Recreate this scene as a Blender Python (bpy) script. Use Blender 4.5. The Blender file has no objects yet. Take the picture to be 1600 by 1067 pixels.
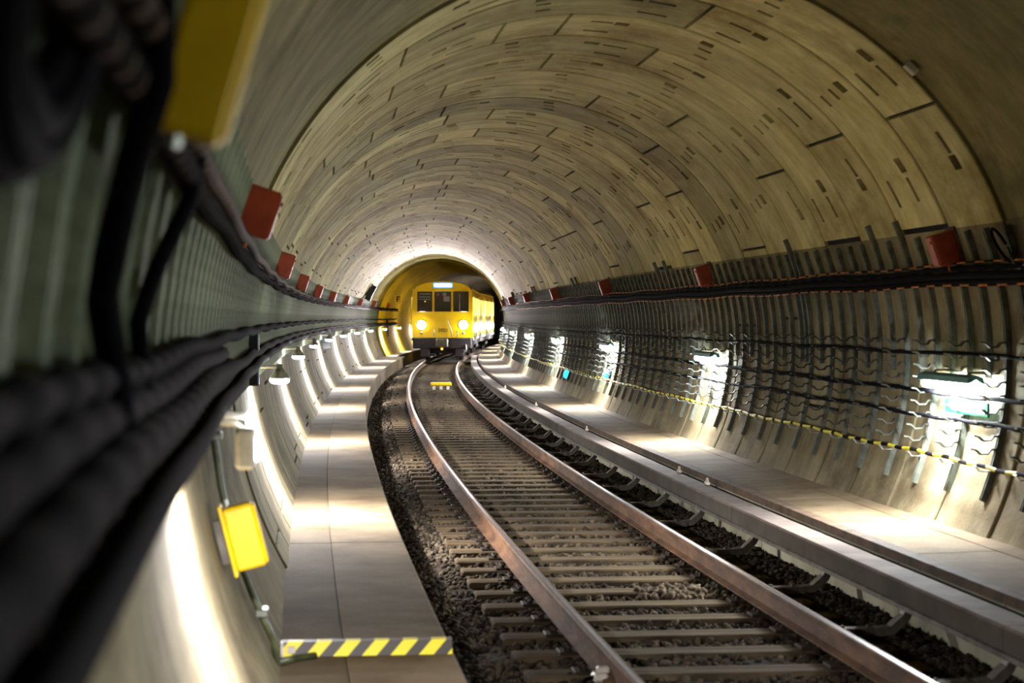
import bpy, math, random
import numpy as np
from mathutils import Matrix, Vector

R = math.radians
random.seed(7)
rng = np.random.default_rng(7)
scene = bpy.context.scene
col = scene.collection

# ------------------------------------------------------------------ track path
A0, K0, K1, K2 = -0.1310576, 0.0018035, -1.85e-05, 4.0e-07
X0, G1, G2 = 2.62505, -4.6e-06, 4.2e-06
OX, ZC, RT = -0.106745, 1.55823, 2.85           # tunnel axis beside / above the track, bore radius
S_RING, W_RING = 13.5726, 1.20545               # first segmental ring, ring width
S_PORT = 83.9                                    # where the lining changes
DS = 0.05
NEG = int(10 / DS)
_s = (np.arange(int(165 / DS)) - NEG) * DS
_th = A0 + K0 * _s + K1 * _s**2 / 2 + K2 * _s**3 / 6
_x = np.concatenate([[0], np.cumsum(np.sin(_th))[:-1] * DS]); _x += X0 - _x[NEG]
_y = np.concatenate([[0], np.cumsum(np.cos(_th))[:-1] * DS]); _y -= _y[NEG]
_z = G1 * _s + G2 * _s * _s

def th(s): return float(np.interp(s, _s, _th))
def P(s, lat, z):
    t = th(s)
    return Vector((float(np.interp(s, _s, _x)) + lat * math.cos(t),
                   float(np.interp(s, _s, _y)) - lat * math.sin(t),
                   float(np.interp(s, _s, _z)) + z))
def PN(s, lat, z):
    s = np.asarray(s, float); t = np.interp(s, _s, _th)
    return np.stack([np.interp(s, _s, _x) + lat * np.cos(t), np.interp(s, _s, _y) - lat * np.sin(t),
                     np.interp(s, _s, _z) + z + 0 * s], -1)
def FM(s, lat=0.0, z=0.0):
    return Matrix.Translation(P(s, lat, z)) @ Matrix.Rotation(-th(s), 4, 'Z')
def PA(a, r):                                    # angle on the bore -> (lat, z)
    return OX + r * math.cos(R(a)), ZC + r * math.sin(R(a))

# ------------------------------------------------------------------ materials
def lin(h):
    c = [int(h[i:i+2], 16) / 255 for i in (0, 2, 4)]
    return tuple(((v + .055) / 1.055) ** 2.4 if v > .04045 else v / 12.92 for v in c) + (1,)

def mat(name, c1, c2=None, scale=4.0, rough=.7, metal=0.0, bump=0.0, bscale=None, coord='Object', stretch=(1, 1, 1),
        emit=None, estr=0.0, tone=0.0, detail=6, lo=.35, hi=.65, spec=.4):
    m = bpy.data.materials.new(name); m.use_nodes = True
    nt = m.node_tree; N = nt.nodes; L = nt.links
    b = N['Principled BSDF']
    b.inputs['Roughness'].default_value = rough
    b.inputs['Metallic'].default_value = metal
    b.inputs['Specular IOR Level'].default_value = spec
    c1 = lin(c1) if isinstance(c1, str) else c1
    if emit:
        b.inputs['Emission Color'].default_value = lin(emit); b.inputs['Emission Strength'].default_value = estr
    if c2 is None and not bump and not tone:
        b.inputs['Base Color'].default_value = c1
        return m
    tc = N.new('ShaderNodeTexCoord'); mp = N.new('ShaderNodeMapping')
    mp.inputs['Scale'].default_value = stretch
    L.new(tc.outputs[coord], mp.inputs['Vector'])
    out = None
    if c2 is not None:
        c2 = lin(c2) if isinstance(c2, str) else c2
        n = N.new('ShaderNodeTexNoise'); n.inputs['Scale'].default_value = scale; n.inputs['Detail'].default_value = detail
        n.inputs['Roughness'].default_value = .62
        L.new(mp.outputs[0], n.inputs['Vector'])
        r = N.new('ShaderNodeValToRGB'); r.color_ramp.elements[0].position = lo; r.color_ramp.elements[1].position = hi
        r.color_ramp.elements[0].color = c2; r.color_ramp.elements[1].color = c1
        L.new(n.outputs['Fac'], r.inputs['Fac']); out = r.outputs['Color']
    if tone:
        at = N.new('ShaderNodeAttribute'); at.attribute_name = 'tone'
        mm = N.new('ShaderNodeMapRange'); mm.inputs['To Min'].default_value = 1 - tone; mm.inputs['To Max'].default_value = 1 + tone
        L.new(at.outputs['Fac'], mm.inputs['Value'])
        v = N.new('ShaderNodeVectorMath'); v.operation = 'SCALE'
        if out: L.new(out, v.inputs[0])
        else: v.inputs[0].default_value = c1[:3]
        L.new(mm.outputs[0], v.inputs['Scale']); out = v.outputs[0]
    if out: L.new(out, b.inputs['Base Color'])
    else: b.inputs['Base Color'].default_value = c1
    if bump:
        n2 = N.new('ShaderNodeTexNoise'); n2.inputs['Scale'].default_value = bscale or scale * 6; n2.inputs['Detail'].default_value = 8
        L.new(mp.outputs[0], n2.inputs['Vector'])
        bp = N.new('ShaderNodeBump'); bp.inputs['Strength'].default_value = bump; bp.inputs['Distance'].default_value = .02
        L.new(n2.outputs['Fac'], bp.inputs['Height']); L.new(bp.outputs['Normal'], b.inputs['Normal'])
    return m

def lining_mat(name, base, alt, stain, streak_amt=.55, tone=.16, stain_lo=.52):
    """cast concrete: UV.x runs along the bore, UV.y round it; streaks run round the rings"""
    m = bpy.data.materials.new(name); m.use_nodes = True
    nt = m.node_tree; N = nt.nodes; L = nt.links; b = N['Principled BSDF']
    b.inputs['Roughness'].default_value = .85; b.inputs['Specular IOR Level'].default_value = .08
    tc = N.new('ShaderNodeTexCoord')
    def noise(sc, st, det=6, rough=.6):
        mp = N.new('ShaderNodeMapping'); mp.inputs['Scale'].default_value = st
        L.new(tc.outputs['UV'], mp.inputs['Vector'])
        n = N.new('ShaderNodeTexNoise'); n.inputs['Scale'].default_value = sc; n.inputs['Detail'].default_value = det
        n.inputs['Roughness'].default_value = rough
        L.new(mp.outputs[0], n.inputs['Vector']); return n.outputs['Fac']
    def ramp(f, p0, p1, c0, c1):
        r = N.new('ShaderNodeValToRGB'); r.color_ramp.elements[0].position = p0; r.color_ramp.elements[1].position = p1
        r.color_ramp.elements[0].color = c0; r.color_ramp.elements[1].color = c1
        L.new(f, r.inputs['Fac']); return r.outputs['Color']
    def mix(f, a, c, kind='MIX'):
        x = N.new('ShaderNodeMix'); x.data_type = 'RGBA'; x.blend_type = kind
        if isinstance(f, float): x.inputs[0].default_value = f
        else: L.new(f, x.inputs[0])
        for k, v in ((6, a), (7, c)):
            if isinstance(v, tuple): x.inputs[k].default_value = v
            else: L.new(v, x.inputs[k])
        return x.outputs[2]
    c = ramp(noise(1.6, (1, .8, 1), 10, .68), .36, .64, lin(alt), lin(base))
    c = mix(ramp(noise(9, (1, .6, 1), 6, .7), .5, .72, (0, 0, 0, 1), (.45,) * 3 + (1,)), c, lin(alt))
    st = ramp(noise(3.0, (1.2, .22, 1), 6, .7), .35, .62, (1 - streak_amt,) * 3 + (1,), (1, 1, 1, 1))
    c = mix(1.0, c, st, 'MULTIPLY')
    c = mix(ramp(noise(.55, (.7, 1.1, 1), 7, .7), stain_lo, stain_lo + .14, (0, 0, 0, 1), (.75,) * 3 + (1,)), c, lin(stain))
    at = N.new('ShaderNodeAttribute'); at.attribute_name = 'tone'
    mm = N.new('ShaderNodeMapRange'); mm.inputs['To Min'].default_value = 1 - tone; mm.inputs['To Max'].default_value = 1 + tone
    L.new(at.outputs['Fac'], mm.inputs['Value'])
    v = N.new('ShaderNodeVectorMath'); v.operation = 'SCALE'; L.new(c, v.inputs[0]); L.new(mm.outputs[0], v.inputs['Scale'])
    L.new(v.outputs[0], b.inputs['Base Color'])
    bp = N.new('ShaderNodeBump'); bp.inputs['Strength'].default_value = .35; bp.inputs['Distance'].default_value = .015
    L.new(noise(22, (1, 1, 1), 8), bp.inputs['Height']); L.new(bp.outputs['Normal'], b.inputs['Normal'])
    return m

M = dict(
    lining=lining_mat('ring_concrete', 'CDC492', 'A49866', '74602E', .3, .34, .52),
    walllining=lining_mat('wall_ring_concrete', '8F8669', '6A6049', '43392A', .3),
    nearcast=lining_mat('cast_concrete', '9C9268', '776E48', '4E472C', .3, .05),
    yellowlight=lining_mat('yellow_light_lining', 'D6C032', 'AA9628', '6A5E28', .3, .1, .56),  # yellow light around the train, put into the base colour
    roughcast=lining_mat('rough_lining', 'B5AA98', '8E8576', '645C4E', .3, .1, .55),
    joint=mat('joint_gasket_slot_shade', '15130E', rough=.9),  # joint filler; slot floors reuse it as painted shade
    slab=mat('walkway_concrete', '83735C', '5E503B', 1.3, .85, bump=.25, bscale=30, spec=.08),
    slab2=mat('walkway_trough_concrete', '726450', '52452F', 1.3, .85, bump=.25, bscale=30, spec=.08),
    shelffront=mat('front_panel_concrete', '9C9A82', '77745C', 1.5, .8, bump=.2, bscale=25),
    invert=mat('invert_concrete', '2B2824', '1C1A17', 2, .9),
    ballast=mat('ballast_stone', '5A4F40', '2D2720', 9, .95, spec=.1, tone=.75),
    railrust=mat('rail_rust', '77553A', '46301F', 7, .75, bump=.2, bscale=60, stretch=(1, .3, 1)),
    railhead=mat('rail_head_steel', '857C80', '5C5456', 20, .36, .85),
    railshoulder=mat('rail_shoulder', '6E5844', '4E3C2E', 9, .6, spec=.2),
    sleeper=mat('sleeper_wood', '6E5F48', '3C3226', 5, .9, spec=.1, bump=.4, bscale=40, stretch=(.25, 2, 1)),
    plate=mat('plate_iron', '4B4034', '2C251E', 9, .7, .5),
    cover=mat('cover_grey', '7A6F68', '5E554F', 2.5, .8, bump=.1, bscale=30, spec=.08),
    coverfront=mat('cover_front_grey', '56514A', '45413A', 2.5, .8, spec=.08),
    bracket=mat('bracket_steel', '6C675C', '47433A', 8, .6, .4),
    rustedge=mat('rusty_edge', '5A4632', '33271B', 6, .85, bump=.4),
    galv=mat('galvanised_channel', 'A3AF92', '76806A', 9, .6, .15),
    rack=mat('dark_rack_steel', '6A6E62', '42453C', 9, .6, .15),
    hook=mat('hook_steel', '3E3F38', '25261F', 9, .6, .15),
    cable=mat('black_cable', '0B0910', '060508', 10, .9, spec=.05),
    beads=mat('bronze_cable', '120D0A', '070504', 14, .9, 0, spec=.03),
    bronze=mat('bronze_bead', '4A3624', '2A1E14', 14, .75, 0, spec=.1),
    orangec=mat('orange_cable', 'C8782C', '8E4A18', 10, .6, spec=.1),
    yellowc=mat('yellow_cable', 'CFC416', 'A89F18', 3, .6),
    orange=mat('orange_box', 'A2401A', '7A2C12', 5, .5),
    yellow=mat('yellow_box', 'F2C800', 'D9AF00', 5, .4),
    navy=mat('dark_panel', '15161F', '0D0D13', 5, .5),
    white=mat('white_paint', 'D8D2C4', 'B6AE9C', 8, .5),
    greenpipe=mat('green_conduit', '565B3C', '33371F', 10, .4),
    clip=mat('steel_clip', 'B9BDB4', '8A8D84', 10, .35, .8),
    bulb=mat('lamp_glow', 'FFFFFF', emit='F2FBFF', estr=380),
    lens=mat('lens_glow', 'FFFFFF', emit='F8FBFF', estr=14),
    tubeglow=mat('tube_glow', 'FFFFFF', emit='F0FBFF', estr=240),
    teal=mat('teal_shade', '3B6D6E', rough=.4),
    signgreen=mat('sign_green', '06603C', rough=.6, spec=.1),
    signwhite=mat('sign_white', 'F0F5F0', rough=.5),
    bluelamp=mat('blue_lens', '1C86B8', emit='20A8E8', estr=2.2),
    trainyellow=mat('train_yellow', 'FFD000', 'F0BC00', 2, .35, lo=.2, hi=.5),
    traindark=mat('train_underframe', '2C2226', '1B1519', 5, .6),
    trainglass=mat('train_glass', '1A1216', rough=.08),
    trainlit=mat('lit_side_window', 'FFF0A0', emit='FFE97A', estr=.5),
    display=mat('display_glow', 'FFFFFF', emit='DDF3FF', estr=7),
    displayrim=mat('display_rim', '1F7DB8', emit='1E90D8', estr=.8),
    headlight=mat('headlight_glow', 'FFFFFF', emit='FFF8EC', estr=90),
    silver=mat('train_silver', 'B9BCC0', '8E9094', 6, .35, .7),
    roof=mat('train_roof', '8A7C20', '5C521A', 3, .6),
    poster=mat('window_poster', '8F7F8A', rough=.7),
    pink=mat('pink_poster', 'A03A70', rough=.7),
    black=mat('matt_black', '0C0C0C', rough=.7),
    amber=mat('amber_lamp', 'FFB040', emit='FFA020', estr=2),
)

def hazard():
    m = bpy.data.materials.new('hazard_stripes'); m.use_nodes = True
    nt = m.node_tree; N = nt.nodes; L = nt.links; b = N['Principled BSDF']; b.inputs['Roughness'].default_value = .5
    tc = N.new('ShaderNodeTexCoord'); sp = N.new('ShaderNodeSeparateXYZ'); L.new(tc.outputs['Object'], sp.inputs[0])
    def mth(op, a, c):
        n = N.new('ShaderNodeMath'); n.operation = op
        for i, v in enumerate((a, c)):
            if isinstance(v, float): n.inputs[i].default_value = v
            else: L.new(v, n.inputs[i])
        return n.outputs[0]
    f = mth('FRACT', mth('DIVIDE', mth('ADD', mth('SUBTRACT', sp.outputs['X'], mth('MULTIPLY', sp.outputs['Z'], .9)), 5.03), .147), 0.0)
    g = mth('LESS_THAN', f, .52)
    x = N.new('ShaderNodeMix'); x.data_type = 'RGBA'; L.new(g, x.inputs[0])
    x.inputs[6].default_value = lin('3A332B'); x.inputs[7].default_value = lin('F0DE12')
    L.new(x.outputs[2], b.inputs['Base Color']); return m
M['hazard'] = hazard()

# ------------------------------------------------------------------ mesh builder
class MB:
    def __init__(self): self.v, self.f, self.mi, self.uv = [], [], [], []
    def quad(self, pts, mi=0):
        i = len(self.v); self.v += [tuple(p) for p in pts]; self.f.append(tuple(range(i, i + len(pts)))); self.mi.append(mi)
    def box(self, x0, x1, y0, y1, z0, z1, mi=0, bev=0.0, tf=None):
        """box with optional chamfered long edges"""
        x0, x1 = min(x0, x1), max(x0, x1); y0, y1 = min(y0, y1), max(y0, y1); z0, z1 = min(z0, z1), max(z0, z1)
        b = min(bev, (x1 - x0) * .45, (y1 - y0) * .45, (z1 - z0) * .45)
        tf = tf or (lambda p: p)
        i = len(self.v)
        if b <= 0:
            for z in (z0, z1):
                for (x, y) in ((x0, y0), (x1, y0), (x1, y1), (x0, y1)): self.v.append(tuple(tf((x, y, z))))
            for q in ((3, 2, 1, 0), (4, 5, 6, 7), (0, 1, 5, 4), (1, 2, 6, 5), (2, 3, 7, 6), (3, 0, 4, 7)):
                self.f.append(tuple(i + k for k in q)); self.mi.append(mi)
            return
        # chamfered: 24 verts
        import itertools
        lo = (x0, y0, z0); hi = (x1, y1, z1); idx = {}
        for c in itertools.product((0, 1), repeat=3):
            for ax in range(3):
                p = [0, 0, 0]
                for k in range(3):
                    e = lo[k] if c[k] == 0 else hi[k]
                    p[k] = e if k == ax else e + (b if c[k] == 0 else -b)
                idx[(c, ax)] = len(self.v); self.v.append(tuple(tf(tuple(p))))
        def add(ids, nrm):
            a, bq, c = (Vector(self.v[ids[k]]) for k in (0, 1, 2))
            self.f.append(tuple(ids)); self.mi.append(mi)
        for ax in range(3):
            o = [k for k in range(3) if k != ax]
            for sd in (0, 1):
                ring = []
                for (u, w) in ((0, 0), (1, 0), (1, 1), (0, 1)):
                    c = [0, 0, 0]; c[ax] = sd; c[o[0]] = u; c[o[1]] = w; ring.append(idx[(tuple(c), ax)])
                flip = (sd == 0) ^ (ax == 1)
                add(ring[::-1] if flip else ring, None)
        for ax in range(3):                                  # edges parallel to ax
            o = [k for k in range(3) if k != ax]
            for u in (0, 1):
                for w in (0, 1):
                    c0 = [0, 0, 0]; c0[o[0]] = u; c0[o[1]] = w; c1 = list(c0); c1[ax] = 1
                    c0, c1 = tuple(c0), tuple(c1)
                    q = [idx[(c0, o[0])], idx[(c1, o[0])], idx[(c1, o[1])], idx[(c0, o[1])]]
                    flip = (u ^ w) ^ (ax == 1)
                    add(q if flip else q[::-1], None)
        for c in itertools.product((0, 1), repeat=3):
            t = [idx[(c, 0)], idx[(c, 1)], idx[(c, 2)]]
            if sum(c) % 2 == 0: t = t[::-1]
            add(t, None)
    def tube(self, pts, r, n=8, mi=0, cap=True, rf=None):
        pts = [Vector(p) for p in pts]; i0 = len(self.v); up = None
        for k, p in enumerate(pts):
            t = (pts[min(k + 1, len(pts) - 1)] - pts[max(k - 1, 0)]).normalized()
            if up is None:
                up = Vector((0, 0, 1)) if abs(t.z) < .9 else Vector((1, 0, 0))
            a = t.cross(up).normalized(); b = a.cross(t).normalized(); up = b
            rr = r if rf is None else rf(k)
            for j in range(n):
                q = 2 * math.pi * j / n
                self.v.append(tuple(p + a * math.cos(q) * rr + b * math.sin(q) * rr))
        for k in range(len(pts) - 1):
            for j in range(n):
                a = i0 + k * n + j; b = i0 + k * n + (j + 1) % n
                self.f.append((a, b, b + n, a + n)); self.mi.append(mi)
        if cap:
            self.f.append(tuple(i0 + j for j in range(n))[::-1]); self.mi.append(mi)
            e = i0 + (len(pts) - 1) * n
            self.f.append(tuple(e + j for j in range(n))); self.mi.append(mi)
    def bar(self, pts, w, wdir, t, mi=0):
        """flat bar: width w along wdir, thickness t, following pts"""
        pts = [Vector(p) for p in pts]; W = Vector(wdir).normalized() * w / 2; i0 = len(self.v)
        for k, p in enumerate(pts):
            d = (pts[min(k + 1, len(pts) - 1)] - pts[max(k - 1, 0)]).normalized()
            nn = d.cross(W).normalized() * t / 2
            for q in (p - W - nn, p + W - nn, p + W + nn, p - W + nn): self.v.append(tuple(q))
        for k in range(len(pts) - 1):
            for j in range(4):
                a = i0 + k * 4 + j; b = i0 + k * 4 + (j + 1) % 4
                self.f.append((a, b, b + 4, a + 4)); self.mi.append(mi)
        self.f.append((i0 + 3, i0 + 2, i0 + 1, i0)); self.mi.append(mi)
        e = i0 + (len(pts) - 1) * 4; self.f.append((e, e + 1, e + 2, e + 3)); self.mi.append(mi)
    def lathe(self, prof, n=20, axis='Z', org=(0, 0, 0), mi=0):
        i0 = len(self.v); org = Vector(org)
        for (r, h) in prof:
            for j in range(n):
                q = 2 * math.pi * j / n; c, s = math.cos(q) * r, math.sin(q) * r
                p = {'Z': (c, s, h), 'Y': (s, h, c), 'X': (h, c, s)}[axis]
                self.v.append(tuple(org + Vector(p)))
        for k in range(len(prof) - 1):
            for j in range(n):
                a = i0 + k * n + j; b = i0 + k * n + (j + 1) % n
                self.f.append((a, b, b + n, a + n)); self.mi.append(mi)
        self.f.append(tuple(i0 + j for j in range(n))[::-1]); self.mi.append(mi)
        e = i0 + (len(prof) - 1) * n; self.f.append(tuple(e + j for j in range(n))); self.mi.append(mi)
    def sweep(self, prof, s0, s1, step, mis=None, closed=True, cap=True):
        """profile [(lat,z)] swept along the track"""
        n = len(prof); i0 = len(self.v); k = max(2, int(round((s1 - s0) / step)) + 1)
        for s in np.linspace(s0, s1, k):
            for (l, z) in prof: self.v.append(tuple(P(s, l, z)))
        m = n if closed else n - 1
        for q in range(k - 1):
            for j in range(m):
                a = i0 + q * n + j; b = i0 + q * n + (j + 1) % n
                self.f.append((a, b, b + n, a + n)); self.mi.append(mis[j] if mis else 0)
        if cap and closed:
            self.f.append(tuple(i0 + j for j in range(n))[::-1]); self.mi.append(mis[0] if mis else 0)
            e = i0 + (k - 1) * n; self.f.append(tuple(e + j for j in range(n))); self.mi.append(mis[0] if mis else 0)
    def build(self, name, mats, parent=None, smooth=False, mw=None):
        me = bpy.data.meshes.new(name); me.from_pydata(self.v, [], self.f); 
        for m in (mats if isinstance(mats, (list, tuple)) else [mats]): me.materials.append(m)
        me.polygons.foreach_set('material_index', self.mi)
        if smooth: me.polygons.foreach_set('use_smooth', [True] * len(self.f))
        me.update()
        import bmesh
        bm = bmesh.new(); bm.from_mesh(me); bmesh.ops.recalc_face_normals(bm, faces=bm.faces[:]); bm.to_mesh(me); bm.free()
        o = bpy.data.objects.new(name, me); col.objects.link(o)
        if parent: o.parent = parent
        if mw is not None: o.matrix_world = mw
        return o

def tag(o, label, cat, group=None, kind=None):
    o['label'] = label; o['category'] = cat
    if group: o['group'] = group
    if kind: o['kind'] = kind
    return o
def struct(o): o['kind'] = 'structure'; return o
def empty(name, mw):
    o = bpy.data.objects.new(name, None); o.empty_display_size = .1; col.objects.link(o); o.matrix_world = mw; return o
def copy_tree(o, mw=None, parent=None):
    c = o.copy(); col.objects.link(c)
    if parent: c.parent = parent
    if mw is not None: c.matrix_world = mw
    for ch in o.children: copy_tree(ch, None, c)
    return c

# ------------------------------------------------------------------ lining
def grid_mesh(name, mats, quads, mis, tones, uvs):
    """quads: (n,4,3); separate quads welded afterwards by distance"""
    n = len(quads); me = bpy.data.meshes.new(name)
    q = np.asarray(quads, float).reshape(-1, 3)
    me.vertices.add(len(q)); me.vertices.foreach_set('co', q.ravel())
    me.loops.add(len(q)); me.loops.foreach_set('vertex_index', np.arange(len(q)))
    me.polygons.add(n); me.polygons.foreach_set('loop_start', np.arange(n) * 4)
    for m in mats: me.materials.append(m)
    me.polygons.foreach_set('material_index', np.asarray(mis, np.int32))
    uv = me.uv_layers.new(name='UVMap'); uv.data.foreach_set('uv', np.asarray(uvs, float).reshape(-1, 2).ravel())
    at = me.attributes.new('tone', 'FLOAT', 'FACE'); at.data.foreach_set('value', np.asarray(tones, float))
    me.update(); me.validate()
    o = bpy.data.objects.new(name, me); col.objects.link(o); return o

class Lin:
    def __init__(self): self.q, self.mi, self.t, self.uv = [], [], [], []
    def add(self, c, mi, tone):
        """c: four (s, angle, radius)"""
        self.q.append(c); self.mi.append(mi); self.t.append(tone); self.uv.append([(s, R(a) * RT) for s, a, r in c])
    def build(self, name, mats):
        c = np.asarray(self.q, float).reshape(-1, 3)
        a = np.radians(c[:, 1]); lat = OX + c[:, 2] * np.cos(a); z = ZC + c[:, 2] * np.sin(a)
        pts = PN(c[:, 0], lat, z)
        return grid_mesh(name, mats, pts.reshape(-1, 4, 3), self.mi, self.t, self.uv)

TYPE_A = [-62, -10, 41, 93, 104.3, 155, 206.5, 258]
TYPE_B = [-28, 21.6, 73.8, 123.7, 175, 226]
def ring_joints(k):
    if k < 4: base, rot = (TYPE_A if k % 2 == 0 else TYPE_B), 0
    elif k == 4: base, rot = TYPE_B, 16.4
    elif k == 5: base, rot = TYPE_A, 16.4
    else:
        rr = random.Random(k * 31 + 5); base = TYPE_A if k % 2 == 0 else TYPE_B; rot = 16.36 * rr.choice([-3, -2, -1, 0, 0, 1, 2])
    ext = sorted(set([round((a + rot), 2) for a in base] + [round(a + rot - 320, 2) for a in base] + [round(a + rot + 320, 2) for a in base]))
    return ext

n_rings = int((S_PORT - S_RING) / W_RING)
def ring_panels(L, k, lo, hi, fine):
    s0 = S_RING + k * W_RING; s1 = s0 + W_RING if k < n_rings - 1 else S_PORT
    g = .028
    js = ring_joints(k)
    rr = random.Random(k)
    for a0, a1 in zip(js[:-1], js[1:]):
        tone = rr.random()
        if a1 <= lo or a0 >= hi: continue
        ga = math.degrees(.016 / RT)
        b0, b1 = max(lo, a0 + ga), min(hi, a1 - ga)
        if b1 - b0 < .5: continue
        pk = []
        if a1 - a0 > 20 and fine:
            w = s1 - s0; mid = (a0 + a1) / 2
            pk += [(.87, .94, a0 + 4.2, a0 + 9.2), (.36, .43, a0 + 4.6, a0 + 9.0), (.30, .45, a0 + 9.9, a0 + 12.6)]
            pk += [(.35, .42, a1 - 8.2, a1 - 4.4), (.32, .47, a1 - 11, a1 - 8.6)]
            pk += [(.18, .34, mid + .2, mid + 2.6), (.50, .57, mid - .6, mid + 1.9), (.82, .89, mid - 1.2, mid + 1.3)]
            if rr.random() < .5: pk += [(.86, .93, a1 - 8.8, a1 - 4.4)]
            pk = [(s0 + p[0] * w / 1.205, s0 + p[1] * w / 1.205, p[2], p[3]) for p in pk if p[2] > b0 + .5 and p[3] < b1 - .5]
        scut = sorted(set([s0 + g, s1 - g, s0 + .040, s1 - .040] + [v for p in pk for v in p[:2]]))
        acut = set([b0, b1] + [v for p in pk for v in p[2:]])
        step = 2.5 if fine else 4
        for a in np.arange(math.ceil(b0 / step) * step, b1, step):
            if all(abs(a - v) > .6 for v in acut): acut.add(float(a))
        acut = sorted(acut)
        ns, na = len(scut) - 1, len(acut) - 1
        hole = [[False] * na for _ in range(ns)]
        for i in range(ns):
            for j in range(na):
                cs, ca = (scut[i] + scut[i+1]) / 2, (acut[j] + acut[j+1]) / 2
                hole[i][j] = next((1 + (p[1] - p[0] < .09) for p in pk if p[0] < cs < p[1] and p[2] < ca < p[3]), 0)
        def rad(s): return RT + (.012 if (s < s0 + .033 or s > s1 - .033) else 0)
        for i in range(ns):
            for j in range(na):
                sa, sb, aa, ab = scut[i], scut[i+1], acut[j], acut[j+1]
                if hole[i][j]:
                    rd = RT + .07
                    L.add([(sa, aa, rd), (sb, aa, rd), (sb, ab, rd), (sa, ab, rd)], int(hole[i][j] == 2), tone * .5)  # shade painted in: pocket floors toned down, slot floors in the dark joint material
                    for di, dj, e in ((-1, 0, ((sa, aa), (sa, ab))), (1, 0, ((sb, aa), (sb, ab))), (0, -1, ((sa, aa), (sb, aa))), (0, 1, ((sa, ab), (sb, ab)))):
                        ii, jj = i + di, j + dj
                        if 0 <= ii < ns and 0 <= jj < na and hole[ii][jj]: continue
                        L.add([(*e[0], RT), (*e[1], RT), (*e[1], rd), (*e[0], rd)], 0, tone)
                else:
                    L.add([(sa, aa, rad(sa)), (sb, aa, rad(sb)), (sb, ab, rad(sb)), (sa, ab, rad(sa))], 0, tone)
        for j in range(na):                                     # ring-joint side walls
            for s in (scut[0], scut[-1]):
                L.add([(s, acut[j], RT + .012), (s, acut[j+1], RT + .012), (s, acut[j+1], RT + .05), (s, acut[j], RT + .05)], 0, tone)
        for a, real in ((b0, a0 > lo), (b1, a1 < hi)):          # segment-joint side walls
            if real: L.add([(scut[0], a, RT), (scut[-1], a, RT), (scut[-1], a, RT + .05), (scut[0], a, RT + .05)], 0, tone)
    st = 5.0
    aa = lo
    while aa < hi - 1e-6:                                       # dark gasket behind the joints
        ab = min(hi, aa + st)
        L.add([(s0, aa, RT + .045), (s1, aa, RT + .045), (s1, ab, RT + .045), (s0, ab, RT + .045)], 1, .5); aa = ab
    if k == 0:
        pass

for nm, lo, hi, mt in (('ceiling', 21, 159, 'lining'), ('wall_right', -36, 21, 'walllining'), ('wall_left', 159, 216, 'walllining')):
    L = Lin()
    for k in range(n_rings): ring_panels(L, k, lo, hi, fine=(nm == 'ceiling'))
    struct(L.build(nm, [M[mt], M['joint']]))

def smooth_tube(name, s0, s1, ds, lo, hi, da, rad, m, ncap=None):
    L = Lin(); ss = np.linspace(s0, s1, int((s1 - s0) / ds) + 1); an = np.linspace(lo, hi, int((hi - lo) / da) + 1)
    for sa, sb in zip(ss[:-1], ss[1:]):
        for aa, ab in zip(an[:-1], an[1:]):
            L.add([(sa, aa, rad), (sb, aa, rad), (sb, ab, rad), (sa, ab, rad)], 0, .5)
    if ncap is not None:
        for s, r0, r1 in ncap:
            for aa, ab in zip(an[:-1], an[1:]):
                L.add([(s, aa, r0), (s, ab, r0), (s, ab, r1), (s, aa, r1)], 0, .5)
    o = L.build(name, [m]); 
    return struct(o)
smooth_tube('ceiling.001', -9, S_RING, .6, 21, 159, 2.5, 2.875, M['nearcast'], [(S_RING, 2.875, 2.85)])
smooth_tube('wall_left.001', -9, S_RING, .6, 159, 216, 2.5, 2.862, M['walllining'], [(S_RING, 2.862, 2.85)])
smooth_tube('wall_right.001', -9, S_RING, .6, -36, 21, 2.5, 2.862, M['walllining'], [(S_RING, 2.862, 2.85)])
smooth_tube('ceiling.002', S_PORT, 106, 1.2, 62, 159, 3, 2.78, M['yellowlight'], [(S_PORT, 2.78, 2.95)])
smooth_tube('ceiling.003', 106, 155, 1.2, 62, 216, 3, 2.78, M['roughcast'])
smooth_tube('wall_left.002', S_PORT, 106, 1.2, 159, 216, 3, 2.78, M['yellowlight'], [(S_PORT, 2.78, 2.95)])
smooth_tube('wall_right.002', S_PORT, 155, 1.2, -36, 62, 3, 2.78, M['roughcast'], [(S_PORT, 2.78, 2.95)])

# invert, walkway, shelf
mb = MB(); mb.sweep([(-2.75, -.42), (2.6, -.42), (2.6, -.55), (-2.75, -.55)], -9, 150, .8)
struct(mb.build('floor', M['invert']))

def wl(z, r=2.85): return OX - math.sqrt(r * r - (z - ZC) ** 2)
def wr(z, r=2.85): return OX + math.sqrt(r * r - (z - ZC) ** 2)
mb = MB()
seams = [-9, 3.1, 15.0, 26.9, 38.8, 50.7, 62.6, 74.5, S_PORT - .05]
for a, b in zip(seams[:-1], seams[1:]):
    a += .012; b -= .012
    mb.sweep([(-1.70, -.42), (-1.70, .135), (-1.715, .15), (-2.262, .15), (-2.262, -.42)], a, b, .6, [0] * 5)
    mb.sweep([(-2.266, -.42), (-2.266, .147), (wl(.147) - .03, .147), (wl(-.42) - .03, -.42)], a, b, .6, [1] * 4)
mb.sweep([(-2.1, -.42), (-2.1, .15), (wl(.15) - .01, .15), (wl(-.4) - .01, -.42)], S_PORT + .1, 150, 1.2, [0] * 4)
struct(mb.build('floor_walkway', [M['slab'], M['slab2']]))
mb = MB(); s = -9.0
while s < 130:
    mb.sweep([(1.60, -.42), (1.60, .255), (2.295, .27), (2.295, -.42)], s + .01, s + 1.99, 1.0, [1, 0, 0, 0]); s += 2.0
s = -9.0
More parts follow.
